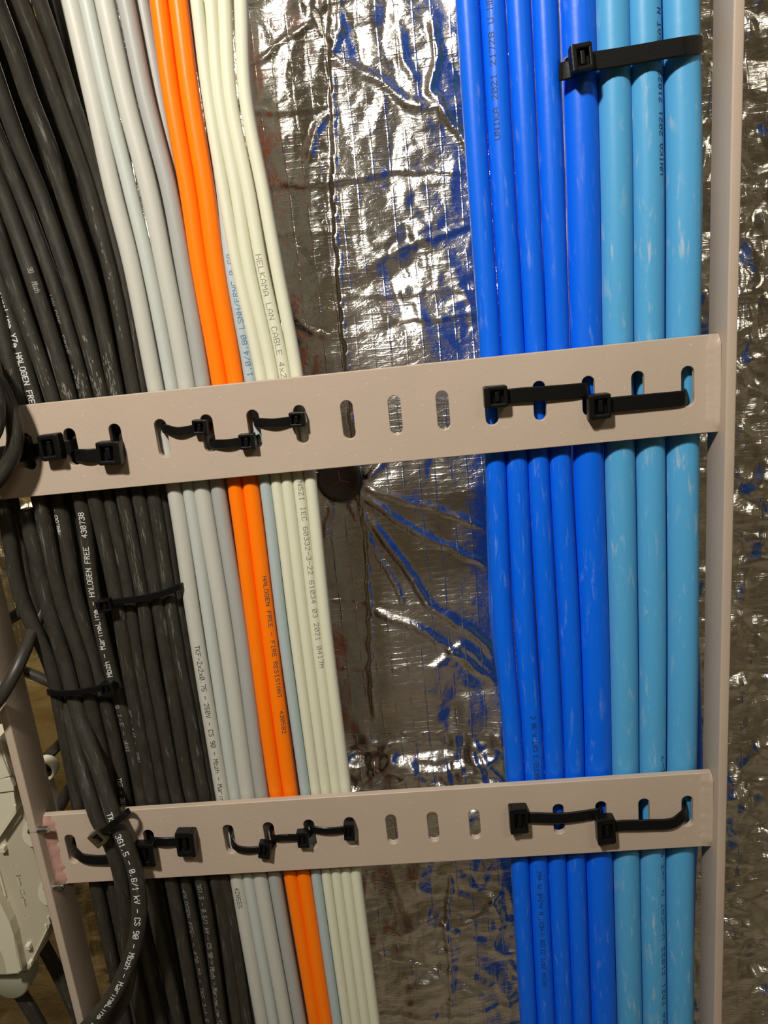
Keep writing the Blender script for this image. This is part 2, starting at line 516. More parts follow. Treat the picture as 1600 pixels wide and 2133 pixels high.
# ------------------------------------------------------------------ the ladder
def plate(name, outer, holes, thick, mat, parent, xform, bev=.45):
    cu = bpy.data.curves.new(name, 'CURVE')
    cu.dimensions = '2D'; cu.fill_mode = 'BOTH'
    cu.extrude = thick / 2 - bev; cu.bevel_depth = bev; cu.bevel_resolution = 2; cu.offset = -bev
    for pts in [outer] + holes:
        s = cu.splines.new('POLY'); s.points.add(len(pts) - 1); s.use_cyclic_u = True
        for p, q in zip(s.points, pts): p.co = (q[0], q[1], 0, 1)
    o = bpy.data.objects.new(name + '_tmp', cu)
    COL.objects.link(o)
    dg = bpy.context.evaluated_depsgraph_get()
    me = bpy.data.meshes.new_from_object(o.evaluated_get(dg))
    V = [xform(v.co) for v in me.vertices]
    F = [list(p.vertices) for p in me.polygons]
    bpy.data.objects.remove(o); bpy.data.curves.remove(cu); bpy.data.meshes.remove(me)
    ob = link(name, V, F, mat, parent, False)
    return ob

ladder = tag(empty('cable_ladder', (-187, 3, -400)), 'taupe painted steel cable ladder with two slotted rungs', 'cable ladder')
def xin(z): return 15.3 + .0135 * z                    # inner face of the right rail
XL = -390.0
RUNG_T = 4.0
def rung(zc, dx, slope):
    def slot(i):
        cx = i * 25.0 + dx; cz = slope * (i + 7.5) * 25
        a = 10.15 - 3.25; pts = []
        for k in range(9): t = math.pi * k / 8; pts.append((cx + 3.25 * math.cos(t), cz + a + 3.25 * math.sin(t)))
        for k in range(9): t = math.pi + math.pi * k / 8; pts.append((cx + 3.25 * math.cos(t), cz - a + 3.25 * math.sin(t)))
        return pts[::-1]
    s25 = slope * 190
    xr = xin(zc)
    outer = [(XL, -24.8 - s25), (xr, -24.8 + s25), (xr, 24.8 + s25), (XL, 24.8 - s25)]
    return plate('rung', outer, [slot(i) for i in range(-15, 1)], RUNG_T, M['paint'], ladder,
                 lambda c: (c.x, RUNG_T / 2 - c.z, c.y + zc))
r1 = rung(0.0, 0.0, 0.0)
r2 = rung(-248.3, -1.83, -.00125)
r1['label'] = 'upper slotted rung'; r2['label'] = 'lower slotted rung'

def rail(xa, xb):
    bm = bmesh.new()
    pts = []
    prof = []
    for (cx, cy, a0) in ((1, 0, -90), (1, 1, 0), (0, 1, 90), (0, 0, 180)):
        for k in range(4):
            a = math.radians(a0 + 30 * k)
            prof.append((cx, cy, a))
    rings = []
    for z in (-900, -640, -400, -200, 0, 150, 300, 600):
        x0, x1 = xa(z), xb(z)
        y0, y1 = -9.6, 15.0
        ring = []
        for cx, cy, a in prof:
            r_ = .9
            px = (x1 - r_ if cx else x0 + r_) + r_ * math.cos(a)
            py = (y1 - r_ if cy else y0 + r_) + r_ * math.sin(a)
            ring.append(bm.verts.new((px, py, z)))
        rings.append(ring)
    n = len(prof)
    for a, b in zip(rings, rings[1:]):
        for j in range(n): bm.faces.new((a[j], a[(j + 1) % n], b[(j + 1) % n], b[j]))
    bm.faces.new(rings[0][::-1]); bm.faces.new(rings[-1])
    return from_bm('rail', bm, M['paint'], ladder, True)
ra = rail(lambda z: xin(z), lambda z: xin(z) + 5.1)
rb = rail(lambda z: XL - 5.1, lambda z: XL)

def weld(x0, side, zc, w, mat, rough):
    """smoothed fillet between rung face and rail, side +1: the rail is on the right"""
    V = []; F = []
    rows = 34; cols = 8
    rr = np.random.RandomState(int(abs(zc)) + (3 if side > 0 else 9))
    for i in range(rows):
        z = zc - 24.6 + 49.2 * i / (rows - 1)
        f = min(1, min(i, rows - 1 - i) / 3.0)
        ww = w * (1 + rough * (rr.rand() - .5)) * (.75 + .25 * f)
        for j in range(cols):
            a = j / (cols - 1)
            t = a * math.pi / 2
            x = x0 - side * ww * (1 - math.sin(t))
            y = -.15 - 2.6 * f * (1 - math.cos(t)) * (1 + rough * .4 * (rr.rand() - .5)) - .3 * math.sin(t * 2)
            V.append((x, y if j else .3, z))
        V.append((x0 + side * .3, 3.0, z))
    c = cols + 1
    for i in range(rows - 1):
        for j in range(c - 1):
            q = (i * c + j, i * c + j + 1, (i + 1) * c + j + 1, (i + 1) * c + j)
            F.append(q if side > 0 else q[::-1])
    return link('weld', V, F, mat, ladder, True)
weld(xin(0), 1, 0, 7.0, M['paint'], .25)
weld(xin(-248), 1, -248.3, 7.0, M['paint'], .25)
w3 = weld(XL, -1, -248.3, 6.0, M['primer'], .5); w3['label'] = 'pink primer-coloured weld'
weld(XL, -1, 0, 6.0, M['paint'], .4)

# ------------------------------------------------------------------ stroke font for the inkjet printing on the cables
FONT = {
 'A': '0004264440 0242', 'B': '0006364533043 03334241300 00'.split(' ')[0] + ' 0333424130 00', 'C': '4130100105163645', 'D': '00063645413000',
 'E': '40000646 0333', 'F': '000646 0333', 'G': '4536160501103041 4123' , 'H': '0006 4046 0343', 'I': '1030 2026 1636', 'J': '0110304146', 'K': '0006 4603 0340',
 'L': '064000'[:2] + '0040', 'M': '0006234640', 'N': '00064046', 'O': '0105163645413010 01', 'P': '0006364534330 3'.replace(' ', ''), 'Q': '010516364541301001 2240',
 'R': '000636453403 2340', 'S': '01103041422314051636 45'.replace(' ', ''), 'T': '2026 0646', 'U': '060110304146', 'V': '062046', 'W': '0610234046'.replace('4046', '3046'),
 'X': '0046 0640', 'Y': '062346 2320', 'Z': '06460040',
 'a': '03344340 0120304 1'.split(' ')[0] + ' 4210000142', 'b': '0006 0234434130100 1'.split(' ')[0] + '', 'c': '4314030110 41', 'e': '0242331403011041',
 'h': '0006 03344340', 'i': '2024 2626', 'k': '0006 4402 1340', 'l': '2026', 'm': '0004 0314240 2420'.split(' ')[0] + ' 031424 2024344340',
 'n': '0004 03344340', 'o': '0103143443413010 01', 'r': '0004 033444', 't': '2620 0444', 'x': '0044 0440', 'z': '04440040', 'v': '042044', 'y': '042144 2100',
 '0': '010516364541301001 0145', '1': '1526 2620 1030', '2': '051636450040', '3': '0516364534231 3'.replace(' ', '') + ' 233241301001', '4': '3036023042 0242'.split(' ')[0] + '',
 '5': '460603334241301001', '6': '4536160501103041423303', '7': '064620', '8': '1333445 '.strip()[:0] + '031416 '.strip()[:0] + '13041536 '.strip()[:0] + '1333424130100102130415 1636453433'.split(' ')[0] + ' 15163645343313',
 '9': '0110304145361605041333 43'.split(' ')[0], '-': '0343', '.': '2021', ',': '2110', '/': '0046', ' ': '', '+': '0343 2125',
}
FONT['B'] = '000636453433 03334241303000'; FONT['L'] = '060040'; FONT['b'] = '0006 0314344341301001'; FONT['4'] = '3036014 1'.replace(' ', '')
FONT['4'] = '30360242'; FONT['a'] = '033443400002 0242'.split(' ')[0]; FONT['a'] = '0414344340 42120100 0040'.replace(' 0040', '40'); FONT['P'] = '00063645343303'
FONT['a'] = '1434434000 0142'.replace(' 0142', '') + '0142'; FONT['c'] = '4334140301103041'; FONT['8'] = '1304153536443313 13020110304142 33'.split(' ')[0] + ' 1302011030414233'
FONT['8'] = '130405163645443313 1302011030414233'; FONT['G'] = '453616050110304143 4323'; FONT['3'] = '05163645343323 3342413010 01'.replace(' 01', '01'); FONT['m'] = '0004 03142320 23344340'; FONT['9'] = '4333130405163645413010'

def glyph(ch):
    s = FONT.get(ch, FONT.get(ch.upper(), ''))
    out = []
    for pl in s.split(' '):
        if len(pl) < 4: continue
        pl = pl[:len(pl) // 2 * 2]
        out.append([(int(pl[i]) / 4.0, int(pl[i + 1]) / 6.0) for i in range(0, len(pl), 2)])
    return out

def stroke_text(text, advance, height, width, place, mat, parent, drop=0.0, seed=0):
    """place(u, v) -> (position, tangent_u, tangent_v): u along the line of text, v up; everything in mm"""
    rr = random.Random(seed + len(text))
    V = []; F = []
    for i, ch in enumerate(text):
        for pl in glyph(ch):
            if drop and rr.random() < drop: continue
            pts = [((i + .12 + .68 * x) * advance, (y - .5) * height) for x, y in pl]
            for (u0, v0), (u1, v1) in zip(pts, pts[1:]):
                L = math.hypot(u1 - u0, v1 - v0)
                if L < 1e-6: continue
                n = max(1, int(L / .5))
                nx, ny = -(v1 - v0) / L * width / 2, (u1 - u0) / L * width / 2
                ex, ey = (u1 - u0) / L * width / 2, (v1 - v0) / L * width / 2
                b = len(V)
                for k in range(n + 1):
                    t = k / n
                    e = -1 if k == 0 else (1 if k == n else 0)
                    u = u0 + (u1 - u0) * t + e * ex; v = v0 + (v1 - v0) * t + e * ey
                    V.append(place(u + nx, v + ny)); V.append(place(u - nx, v - ny))
                for k in range(n):
                    F.append((b + 2 * k, b + 2 * k + 1, b + 2 * k + 3, b + 2 * k + 2))
    if not F: return None
    return link('printed_text', V, F, mat, parent, False)

# ------------------------------------------------------------------ cables
CAB = {}
def cable(key, name, path_mm, r, mat, label, cat='cable', group=None, n=20, step=5.0):
    path = catmull(path_mm, step)
    V, F, UV = sweep(path, r, n)
    o = link(name, V, F, mat, None, True, UV)
    tag(o, label, cat, group)
    CAB[key] = (o, path, r)
    return o

def rows_cable(key, name, rows, mat, label, group, r=None, yc=None, ydev=None, ext=(160, 160), fat=.99):
    """rows: (py, left px, right px) or (py, centre px); the radius follows from the measured widths"""
    y0 = 12.0 if yc is None else yc
    if r is None:
        ws = []
        for i, q in enumerate(rows):
            a = at(q[1], q[0], y0); b = at(q[2], q[0], y0)
            j = min(i + 1, len(rows) - 1); k = max(j - 1, 0)
            p1 = at((rows[k][1] + rows[k][2]) / 2, rows[k][0], y0); p2 = at((rows[j][1] + rows[j][2]) / 2, rows[j][0], y0)
            t = p2 - p1
            ws.append(abs(b[0] - a[0]) * abs(t[2]) / np.linalg.norm(t[[0, 2]]))
        r = float(np.median(ws)) / 2 * fat
    yy = RUNG_T + r + 2.0 if yc is None else yc
    P = []
    for i, q in enumerate(rows):
        cx = q[1] if len(q) == 2 else (q[1] + q[2]) / 2
        P.append(at(cx, q[0], yy + (ydev(q[0]) if ydev else 0)))
    P = np.array(P)
    a = P[0] + (P[0] - P[1]) / np.linalg.norm(P[0] - P[1]) * ext[0]
    b = P[-1] + (P[-1] - P[-2]) / np.linalg.norm(P[-1] - P[-2]) * ext[1]
    P = np.vstack([a, P, b])
    return cable(key, name, P, r, mat, label, 'cable', group)

def cable_text(key, text, y0, y1, mat, height=2.6, width=.42, phi=0.0, up=False, drop=0.0):
    """printing that runs between photograph rows y0 and y1 of the cable; phi turns it round the jacket"""
    o, path, r = CAB[key]
    S = arclen(path)
    py = pix(path)[:, 1]
    order = np.argsort(py)
    s0, s1 = np.interp([y0, y1], py[order], S[order])
    T, N, Rr = frames(path)
    adv = abs(s1 - s0) / len(text)
    R_ = r + .06
    def place(u, v):
        s = s0 + u if not up else s1 - u
        ang = phi + (v if not up else -v) / R_
        p = np.array([np.interp(s, S, path[:, k]) for k in range(3)])
        n_ = np.array([np.interp(s, S, N[:, k]) for k in range(3)])
        b_ = np.array([np.interp(s, S, Rr[:, k]) for k in range(3)])
        return p + R_ * (math.cos(ang) * n_ + math.sin(ang) * b_)
    return stroke_text(text, adv, height, width, place, mat, o, drop, seed=int(y0))

def edges_group(rows, keys):
    out = {k: [] for k in keys}
    for q in rows:
        y = q[0]; e = q[1:]
        for i, k in enumerate(keys):
            out[k].append((y, e[i], e[i + 1]))
    return out

# --- blue heating cables
BL = edges_group([
    (0, 949, 997, 1053, 1105, 1162, 1241, 1307, 1375, 1458),
    (350, 971, 1019, 1072, 1122, 1175, 1250, 1314, 1383.5, 1463),
    (730, 998, 1044, 1093, 1138, 1187, 1252.5, 1319, 1383.5, 1459),
    (960, 1010, 1053, 1099.5, 1143, 1190.5, 1257.5, 1323, 1385.5, 1456),
    (1300, 1025, 1069.5, 1116, 1163, 1208, 1265.5, 1329, 1387, 1455),
    (1550, 1048.5, 1089, 1131, 1174, 1216, 1271, 1330, 1387, 1451),
    (1800, 1063.5, 1102, 1141, 1180, 1219, 1276, 1332, 1385, 1445),
    (2133, 1084, 1119, 1157, 1194, 1230, 1285, 1338, 1388, 1444)], ['b1', 'b2', 'b3', 'b4', 'b5', 'l1', 'l2', 'l3'])
blabels = {
    'b1': 'slim royal blue cable at the left edge of the blue bundle',
    'b2': 'slim royal blue cable with dark printing, second of the blue bundle',
    'b3': 'slim royal blue cable in the middle of the five royal blue ones',
    'b4': 'slim royal blue cable directly left of the thick royal blue one',
    'b5': 'thick royal blue cable with pale scuffs beside the light blue cables',
    'l1': 'light blue cable beside the thick royal blue cable',
    'l2': 'light blue cable with dark printing on its right side, middle of three',
    'l3': 'thickest scuffed light blue cable next to the right ladder rail'}
for k in BL:
    rows_cable(k, 'heating_cable', BL[k], M['blue' if k[0] == 'b' else 'lightblue'], blabels[k], 'blue heating cables tied behind the rungs')
rows_cable('bb1', 'heating_cable', [(0, 975), (730, 1020), (960, 1030), (1150, 1034), (1300, 1040), (1480, 1062), (1800, 1085), (2133, 1100)], M['blue'],
           'royal blue cable peeking out behind the leftmost blue cable', 'blue heating cables in the back layer', r=5.2, yc=21)
rows_cable('bb2', 'heating_cable', [(0, 1425), (730, 1430), (960, 1430), (1300, 1434), (1480, 1441), (1650, 1443), (1800, 1432), (1950, 1428), (2133, 1420)], M['blue'],
           'dark blue cable peeking out behind the thickest light blue cable', 'blue heating cables in the back layer', r=5.6, yc=29)

# --- grey, orange and cream cables
GR = edges_group([
    (0, 127, 167, 192, 244, 279), (200, 177, 209.7, 237, 285, 320), (400, 218, 256, 289, 335, 372), (550, 253.7, 295.6, 321.4, 364, 398),
    (780, 300, 339, 368, 404, 437), (1040, 350.6, 385.8, 408, 442, 474), (1300, 389.8, 423.5, 449.4, 485, 513),
    (1640, 449, 475, 500, 529.7, 558), (1840, 485, 508, 531, 560, 590), (2133, 536, 559, 583, 612.5, 640)], ['g1', 'g2', 'g3', 'g4'])
glab = {'g1': 'light grey cable with black printing beside the black bundle', 'g2': 'thin pale grey-green cable between two wider grey cables',
        'g3': 'wide light grey cable, third of the grey cables', 'g4': 'darker grey cable directly left of the orange pair'}
for k, m_ in zip(('g1', 'g2', 'g3', 'g4'), ('grey', 'greyblue', 'grey', 'greydark')):
    rows_cable(k, 'data_cable', GR[k], M[m_], glab[k], 'grey cables beside the orange pair')
rows_cable('g5', 'data_cable', [(0, 296), (200, 333), (400, 372), (550, 402), (780, 440), (1040, 478), (1300, 516), (1640, 562), (1840, 594), (2133, 645)], M['greydark'],
           'grey cable half hidden behind the left orange cable near the top', 'grey cables beside the orange pair', r=3.6, yc=17)
OR = edges_group([(0, 311, 350, 392), (200, 340, 375, 418), (400, 376, 409, 450), (550, 399, 431, 468), (780, 438, 472.5, 506), (1040, 478.6, 510, 544),
                  (1300, 513, 544, 575), (1640, 559, 589, 620), (1840, 594, 623, 650), (2133, 645, 670, 692)], ['o1', 'o2'])
rows_cable('o1', 'fire_alarm_cable', OR['o1'], M['orange'], 'bright orange cable beside the darker grey cable', 'pair of orange cables', fat=1.03)
rows_cable('o2', 'fire_alarm_cable', OR['o2'], M['orange'], 'bright orange cable with dark printing, right one of the pair', 'pair of orange cables', fat=1.03)
rows_cable('s1', 'data_cable', [(0, 400), (200, 432), (400, 460), (550, 480), (780, 520), (1040, 557), (1300, 588), (1640, 635), (1840, 661), (2133, 703)], M['steelgrey'],
           'bluish grey cable with blue printing between orange and cream cables', 'pale cables right of the orange pair', r=3.25,
           ydev=lambda y: 7.0 * min(1, max(0, (700 - y) / 400)))
CRM = edges_group([(0, 392, 428, 452, 483, 521), (200, 421, 447, 468, 492, 531), (400, 452, 481, 505, 532, 565), (550, 482, 505, 530, 559, 592),
                   (780, 531.6, 555, 580, 606, 631), (1040, 570, 591, 615, 639, 664), (1300, 601, 623, 646, 668, 689), (1640, 647, 667, 690, 710, 731),
                   (1840, 672, 693, 714, 734, 755), (2133, 714, 733, 752.5, 772, 792)], ['c1', 'c2', 'c3', 'c4'])
clab = {'c1': 'cream cable beside the bluish grey cable, first of four', 'c2': 'plain cream cable, second of the four cream cables',
        'c3': 'cream network cable with long grey printing, third of four', 'c4': 'cream cable at the right edge next to the bare foil'}
for k in CRM:
    rows_cable(k, 'network_cable', CRM[k], M['cream'], clab[k], 'cream network cables', fat=1.03)

# --- black power cables
BK = [  # key, radius, depth offset, rows
    ('kA', 4.2, 1.0, [(560, -120), (818, -42), (1060, 10), (1235, 42), (1394, 108), (1480, 126), (1667, 162), (1840, 200), (2133, 262)]),
    ('kC', 4.3, 0.6, [(400, -90), (600, -20), (818, 34), (1060, 86), (1235, 125), (1394, 176), (1480, 193), (1667, 232), (1840, 238), (2133, 300)]),
    ('kD', 4.4, 5.0, [(300, -110), (600, 2), (818, 68), (1060, 128), (1235, 158), (1394, 202), (1480, 225), (1667, 262), (1840, 276), (2133, 336)]),
    ('kE', 4.2, 0.8, [(300, -60), (600, 32), (818, 106), (1060, 172), (1235, 196), (1394, 231), (1480, 257), (1667, 296), (1840, 312), (2133, 374)]),
    ('kF', 4.3, -.2, [(200, -80), (400, 5), (600, 75), (818, 142), (1060, 203), (1235, 241), (1394, 268), (1480, 284), (1667, 319), (1840, 358), (2133, 412)]),
    ('kG', 3.7, 2.6, [(200, -40), (400, 42), (600, 115), (818, 178), (1060, 233), (1235, 268), (1394, 292), (1480, 310), (1667, 345), (1840, 388), (2133, 440)]),
    ('kH', 4.1, 0.0, [(100, -30), (300, 40), (400, 82), (600, 150), (818, 211), (1060, 262), (1235, 296), (1394, 319), (1480, 336), (1667, 371), (1840, 420), (2133, 464)]),
    ('kI', 4.2, 0.9, [(0, -10), (100, 27), (200, 60), (300, 100), (400, 131), (600, 195), (818, 243), (1060, 295), (1235, 326), (1394, 353), (1480, 367), (1667, 401), (1840, 452), (2133, 496)]),
    ('kJ', 3.9, 2.0, [(0, 42), (100, 80), (200, 116), (300, 152), (400, 186), (600, 238), (818, 279), (1060, 325), (1235, 352), (1394, 378), (1480, 395), (1667, 428), (1840, 470), (2133, 516)]),
    ('kK', 3.4, 6.5, [(0, 82), (100, 117), (200, 148), (300, 182), (400, 212), (600, 262), (818, 300), (1060, 343), (1235, 369), (1394, 395), (1480, 411), (1667, 445), (1840, 486), (2133, 532)]),
    ('kB', 3.4, 7.5, [(560, -100), (818, -18), (1060, 30), (1235, 63), (1394, 120), (1480, 140), (1667, 180), (1840, 222), (2133, 284)]),
]
klab = {
    'kA': 'black cable at the far left of the black bundle between the rungs',
    'kB': 'thin black cable in the second layer near the left bundle edge',
    'kC': 'black cable running behind the pair that crosses the lower rung',
    'kD': 'black cable in shade with white lettering left of the numbered one',
    'kE': 'black cable printed HALOGEN FREE in white between the rungs',
    'kF': 'black cable under the head of the upper mid-span cable tie',
    'kG': 'slim black cable, second under the upper mid-span cable tie',
    'kH': 'black cable, third under the upper mid-span cable tie',
    'kI': 'wide black cable, fourth under the upper mid-span cable tie',
    'kJ': 'black cable with long scratches beside the light grey cable',
    'kK': 'black cable sunk behind the last one beside the light grey cable'}
for k, r_, dy, rows in BK:
    rows_cable(k, 'power_cable', rows, M['black'], klab[k], 'black power cables in the left bundle', r=r_, yc=RUNG_T + r_ + 1.6 + dy, ext=(40, 160),
               ydev=lambda y: -22.0 * max(0, (520 - y) / 520.) ** 1.5)

bk = {q[0]: q for q in BK}
BACKLAB = ['buried black cable behind the shaded lettered cable at its left', 'buried black cable behind the gap between the two white-lettered cables',
           'buried black cable behind the gap right of the HALOGEN FREE cable', 'buried black cable behind the first gap under the upper mid-span tie',
           'buried black cable behind the second gap under the upper mid-span tie', 'buried black cable behind the third gap under the upper mid-span tie',
           'buried black cable behind the fourth gap under the upper mid-span tie']
rows_cable('back9', 'power_cable', [(0, 112), (200, 165), (400, 214), (600, 264), (818, 302), (1060, 346), (1394, 398), (1667, 450), (1840, 490), (2133, 538)], M['black'],
           'buried black cable in the dark gap left of the light grey cable', 'back layer of black power cables', r=5.0, yc=24)
for n_, (ka, kb) in enumerate((('kC', 'kD'), ('kD', 'kE'), ('kE', 'kF'), ('kF', 'kG'), ('kG', 'kH'), ('kH', 'kI'), ('kI', 'kJ'))):
    ys = sorted({q[0] for q in bk[ka][3]} & {q[0] for q in bk[kb][3]})
    da, db = dict(bk[ka][3]), dict(bk[kb][3])
    rows_cable('back%d' % n_, 'power_cable', [(y, (da[y] + db[y]) / 2) for y in ys], M['black'],
               BACKLAB[n_], 'back layer of black power cables', r=4.3, yc=22.5,
               ydev=lambda y: -16.0 * max(0, (520 - y) / 520.) ** 1.5, ext=(40, 160))

def px_cable(key, name, pts, r, label, group=None, mat='black', step=4.0):
    return cable(key, name, [at(a, b, c) for a, b, c in pts], r, M[mat], label, 'cable', group, 20, step)
px_cable('P2', 'power_cable', [(-10, 1080, 13), (52, 1060, 13), (75, 1150, 13), (95, 1240, 13), (140, 1394, 12), (162, 1480, 8), (205, 1600, -1), (226, 1667, -6), (239, 1705, -8), (256, 1745, -10), (278, 1800, -12),
          (288, 1854, -14), (290, 1907, -16), (282, 1961, -19), (264, 2015, -22), (238, 2069, -25), (196, 2124, -28), (140, 2180, -30), (60, 2240, -30)][1:], 4.7,
         'black cable with white printing looping in front of the lower rung', 'black pair looping over the lower rung')
px_cable('P1', 'power_cable', [(40, 1080, 20), (78, 1235, 20), (118, 1394, 18), (143, 1480, 12), (170, 1600, 3), (190, 1667, -4), (203, 1705, -6), (225, 1745, -7), (245, 1800, -8),
          (256, 1854, -8), (263, 1907, -7), (267, 1970, -6), (268, 2040, -8), (248, 2100, -14), (205, 2160, -18), (120, 2230, -20)], 4.4,
         'plain black cable looping beside the printed one over the lower rung', 'black pair looping over the lower rung')
px_cable('L1', 'power_cable', [(-110, 640, -6), (-40, 740, -11), (5, 815, -13), (24, 862, -14), (32, 905, -14), (27, 945, -14), (8, 982, -14), (-30, 1020, -14), (-120, 1060, -16)], 4.3,
         'black cable loop hanging in front of the upper rung at the left', 'black loops at the left edge')
px_cable('L0', 'power_cable', [(-140, 660, -16), (-60, 740, -21), (-16, 800, -23), (-7, 850, -23), (-12, 895, -23), (-50, 940, -22), (-140, 980, -20)], 4.3,
         'second black cable loop just entering at the left picture edge', 'black loops at the left edge')
px_cable('Q1', 'power_cable', [(150, 1240, 28), (60, 1266, 26), (22, 1288, 25), (-60, 1335, 22), (-160, 1400, 20)], 3.6,
         'short black cable passing behind the left rail, uppermost there', 'black cables crossing the left rail')
px_cable('Q2', 'power_cable', [(130, 1180, 22), (92, 1262, 20), (68, 1313, 10), (54, 1350, -2), (37, 1388, -11), (15, 1430, -17), (-6, 1462, -19), (-60, 1515, -20), (-160, 1570, -18)], 3.7,
         'dull black cable curving across the front of the left rail', 'black cables crossing the left rail')
px_cable('Q3', 'power_cable', [(160, 1445, 26), (110, 1424, 25), (76, 1408, 24), (50, 1398, 23), (-10, 1385, 22), (-120, 1380, 20)], 3.2,
         'short black cable behind the curved one at the left rail', 'black cables crossing the left rail')
px_cable('R1', 'power_cable', [(210, 1470, 48), (150, 1527, 46), (112, 1562, 45), (80, 1595, 44), (20, 1640, 42), (-100, 1700, 40)], 3.4,
         'black cable running diagonally behind the left rail above the white ring', 'black cables behind the left rail')
px_cable('R2', 'power_cable', [(220, 1560, 48), (165, 1618, 47), (138, 1655, 46), (118, 1690, 46), (80, 1750, 46), (0, 1830, 46)], 4.0,
         'black cable running diagonally behind the left rail below the white ring', 'black cables behind the left rail')
px_cable('S1', 'power_cable', [(60, 1900, 40), (88, 1965, 38), (112, 2010, 36), (136, 2058, 34), (160, 2110, 32), (190, 2180, 30)], 4.6,
         'thick black cable leaving the junction box behind the left rail', 'black cables below the junction box')
px_cable('S2', 'power_cable', [(20, 2035, 26), (48, 2078, 26), (68, 2110, 26), (90, 2150, 26), (130, 2230, 26)], 4.6,
         'thick black cable dropping from the round gland of the junction box', 'black cables below the junction box')

# --- printing
cable_text('b2', 'UNIKA 2021 21728 U-HEAT N 4x2', -120, 297, M['navyink'], 2.6, .40, -.35, True)
cable_text('b2', '60332-3 CAT.A.90 C', 1480, 1612, M['navyink'], 2.6, .40, .1, True, .06)
cable_text('b2', 'UNIKA 2021 21728 U-HEAT N 4x2x0.75 mm2', 1800, 2040, M['navyink'], 2.4, .38, -.1, True)
cable_text('l2', 'UNIKA 2021 21022 U-HEAT N 3x2.5', -60, 372, M['navyink'], 2.6, .42, .72, True)
cable_text('l2', 'UNIKA 2021 21022 U-HEAT N 3x2.5 U IEC 60332-3', 1560, 2150, M['navyink'], 2.4, .38, .62, True, .12)
cable_text('c3', 'HELKAMA LAN CABLE 4x2x', 530, 800, M['paleink'], 2.8, .34, -.05, False)
cable_text('c3', 'NSZI IEC 60332-3-22 61034 03 2021 0417M', 1000, 1388, M['paleink'], 2.6, .34, .35, False)
cable_text('s1', '1.0/4.80 LSNH/FRNC 0.60', 530, 784, M['blueink'], 2.6, .38, .25, True)
cable_text('g1', 'TKF-2x2x0.75 - 250V - CS 90 - Mbzh - MarineCom', 1338, 1690, M['darkink'], 2.6, .36, .12, False)
cable_text('g1', '428555', 1838, 1882, M['darkink'], 2.6, .36, 0, False)
cable_text('o2', 'HALOGEN FREE - FIRE RESISTANT   430582', 1195, 1522, M['darkink'], 2.2, .34, .45, False)
cable_text('kD', 'MarineLine YZe HALOGEN FREE', 585, 850, M['whiteink'], 2.9, .48, .1, False, .05)
cable_text('kD', 'HALOG -', 1052, 1110, M['whiteink'], 2.6, .4, -.5, True, .15)
cable_text('kE', 'TKF - 3G1,5', 1460, 1560, M['dimink'], 2.6, .4, -.3, True, .1)
cable_text('kE', '- Mbzh - MarineLine - HALOGEN FREE  430738', 1063, 1420, M['whiteink'], 2.9, .42, .1, True, .03)
cable_text('kD', 'TKF - 3G1,5 -', 1612, 1700, M['whiteink'], 2.7, .42, 0, False)
cable_text('kF', 'Mbzh - 1kV - 3G', 1472, 1580, M['dimink'], 2.6, .38, -.7, True, .2)
cable_text('kF', '90 - Mbzh', 560, 612, M['dimink'], 2.6, .35, .5, False, .25)
cable_text('kG', 'HALOGEN FREE 430738', 612, 808, M['dimink'], 2.4, .36, -.75, False, .25)
cable_text('kG', 'HALOGEN FREE - 430738 - TKF 3G1,5', 1842, 2120, M['dimink'], 2.4, .34, -.3, False, .25)
cable_text('kH', '3G1,5 - 0,6/1 kV - CS 90 - Mbzh - MarineLine YZ', 1832, 2125, M['dimink'], 2.7, .4, -.1, False, .05)
cable_text('P2', 'TKF  3G1,5 - 0,6/1 kV - CS 90 - Mbzh - MarineLine YO', 1686, 2130, M['whiteink'], 3.2, .5, .12, False)

# --- dried paint and dust smudges on the black jackets above the upper rung
M['smudge'] = plain('dried_pale_paint', (.15, .142, .115), .8)
def smudge(key, y0, y1, n, spread, seed, phi0=0.0, big=1.0):
    o, path, r = CAB[key]
    S = arclen(path); py = pix(path)[:, 1]; od = np.argsort(py)
    T, N, Rr = frames(path)
    rr = random.Random(seed)
    V = []; F = []
    for i in range(n):
        y = y0 + (y1 - y0) * (1 - rr.random() ** 1.6)
        s0 = float(np.interp(y, py[od], S[od])); ph = phi0 + rr.gauss(0, spread)
        L = rr.uniform(.6, 2.4) * (1 if y1 < 1000 else 2.6); w = rr.uniform(.12, .5) * (1 if y1 < 1000 else .42); k = rr.randint(5, 7); b = len(V)
        for j in range(k):
            a = 2 * math.pi * j / k; q = rr.uniform(.55, 1.0)
            s_ = s0 + L * q * math.cos(a); an = ph + w * q * math.sin(a) / r
            p = np.array([np.interp(s_, S, path[:, c]) for c in range(3)]); n_ = np.array([np.interp(s_, S, N[:, c]) for c in range(3)]); b_ = np.array([np.interp(s_, S, Rr[:, c]) for c in range(3)])
            V.append(p + (r + .05) * (math.cos(an) * n_ + math.sin(an) * b_))
        F.append(tuple(range(b, b + k)))
    link('paint_smudge', V, F, M['smudge'], o, False)
for a_ in (('kG', 770, 822, 26, .45, 1), ('kH', 700, 822, 40, .3, 2), ('kI', 735, 822, 44, .3, 3), ('kF', 795, 825, 30, .5, 4), ('kE', 640, 800, 16, .3, 5, .4),
           ('kJ', 420, 700, 16, .12, 6, .1), ('kC', 760, 820, 12, .4, 7), ('kI', 1055, 1120, 12, .2, 8), ('kH', 1060, 1220, 26, .2, 9, .3), ('kJ', 1080, 1400, 30, .1, 10, .1),
           ('kB', 1060, 1200, 10, .2, 11), ('kC', 1060, 1130, 14, .3, 12, -.5)):
    smudge(*a_)

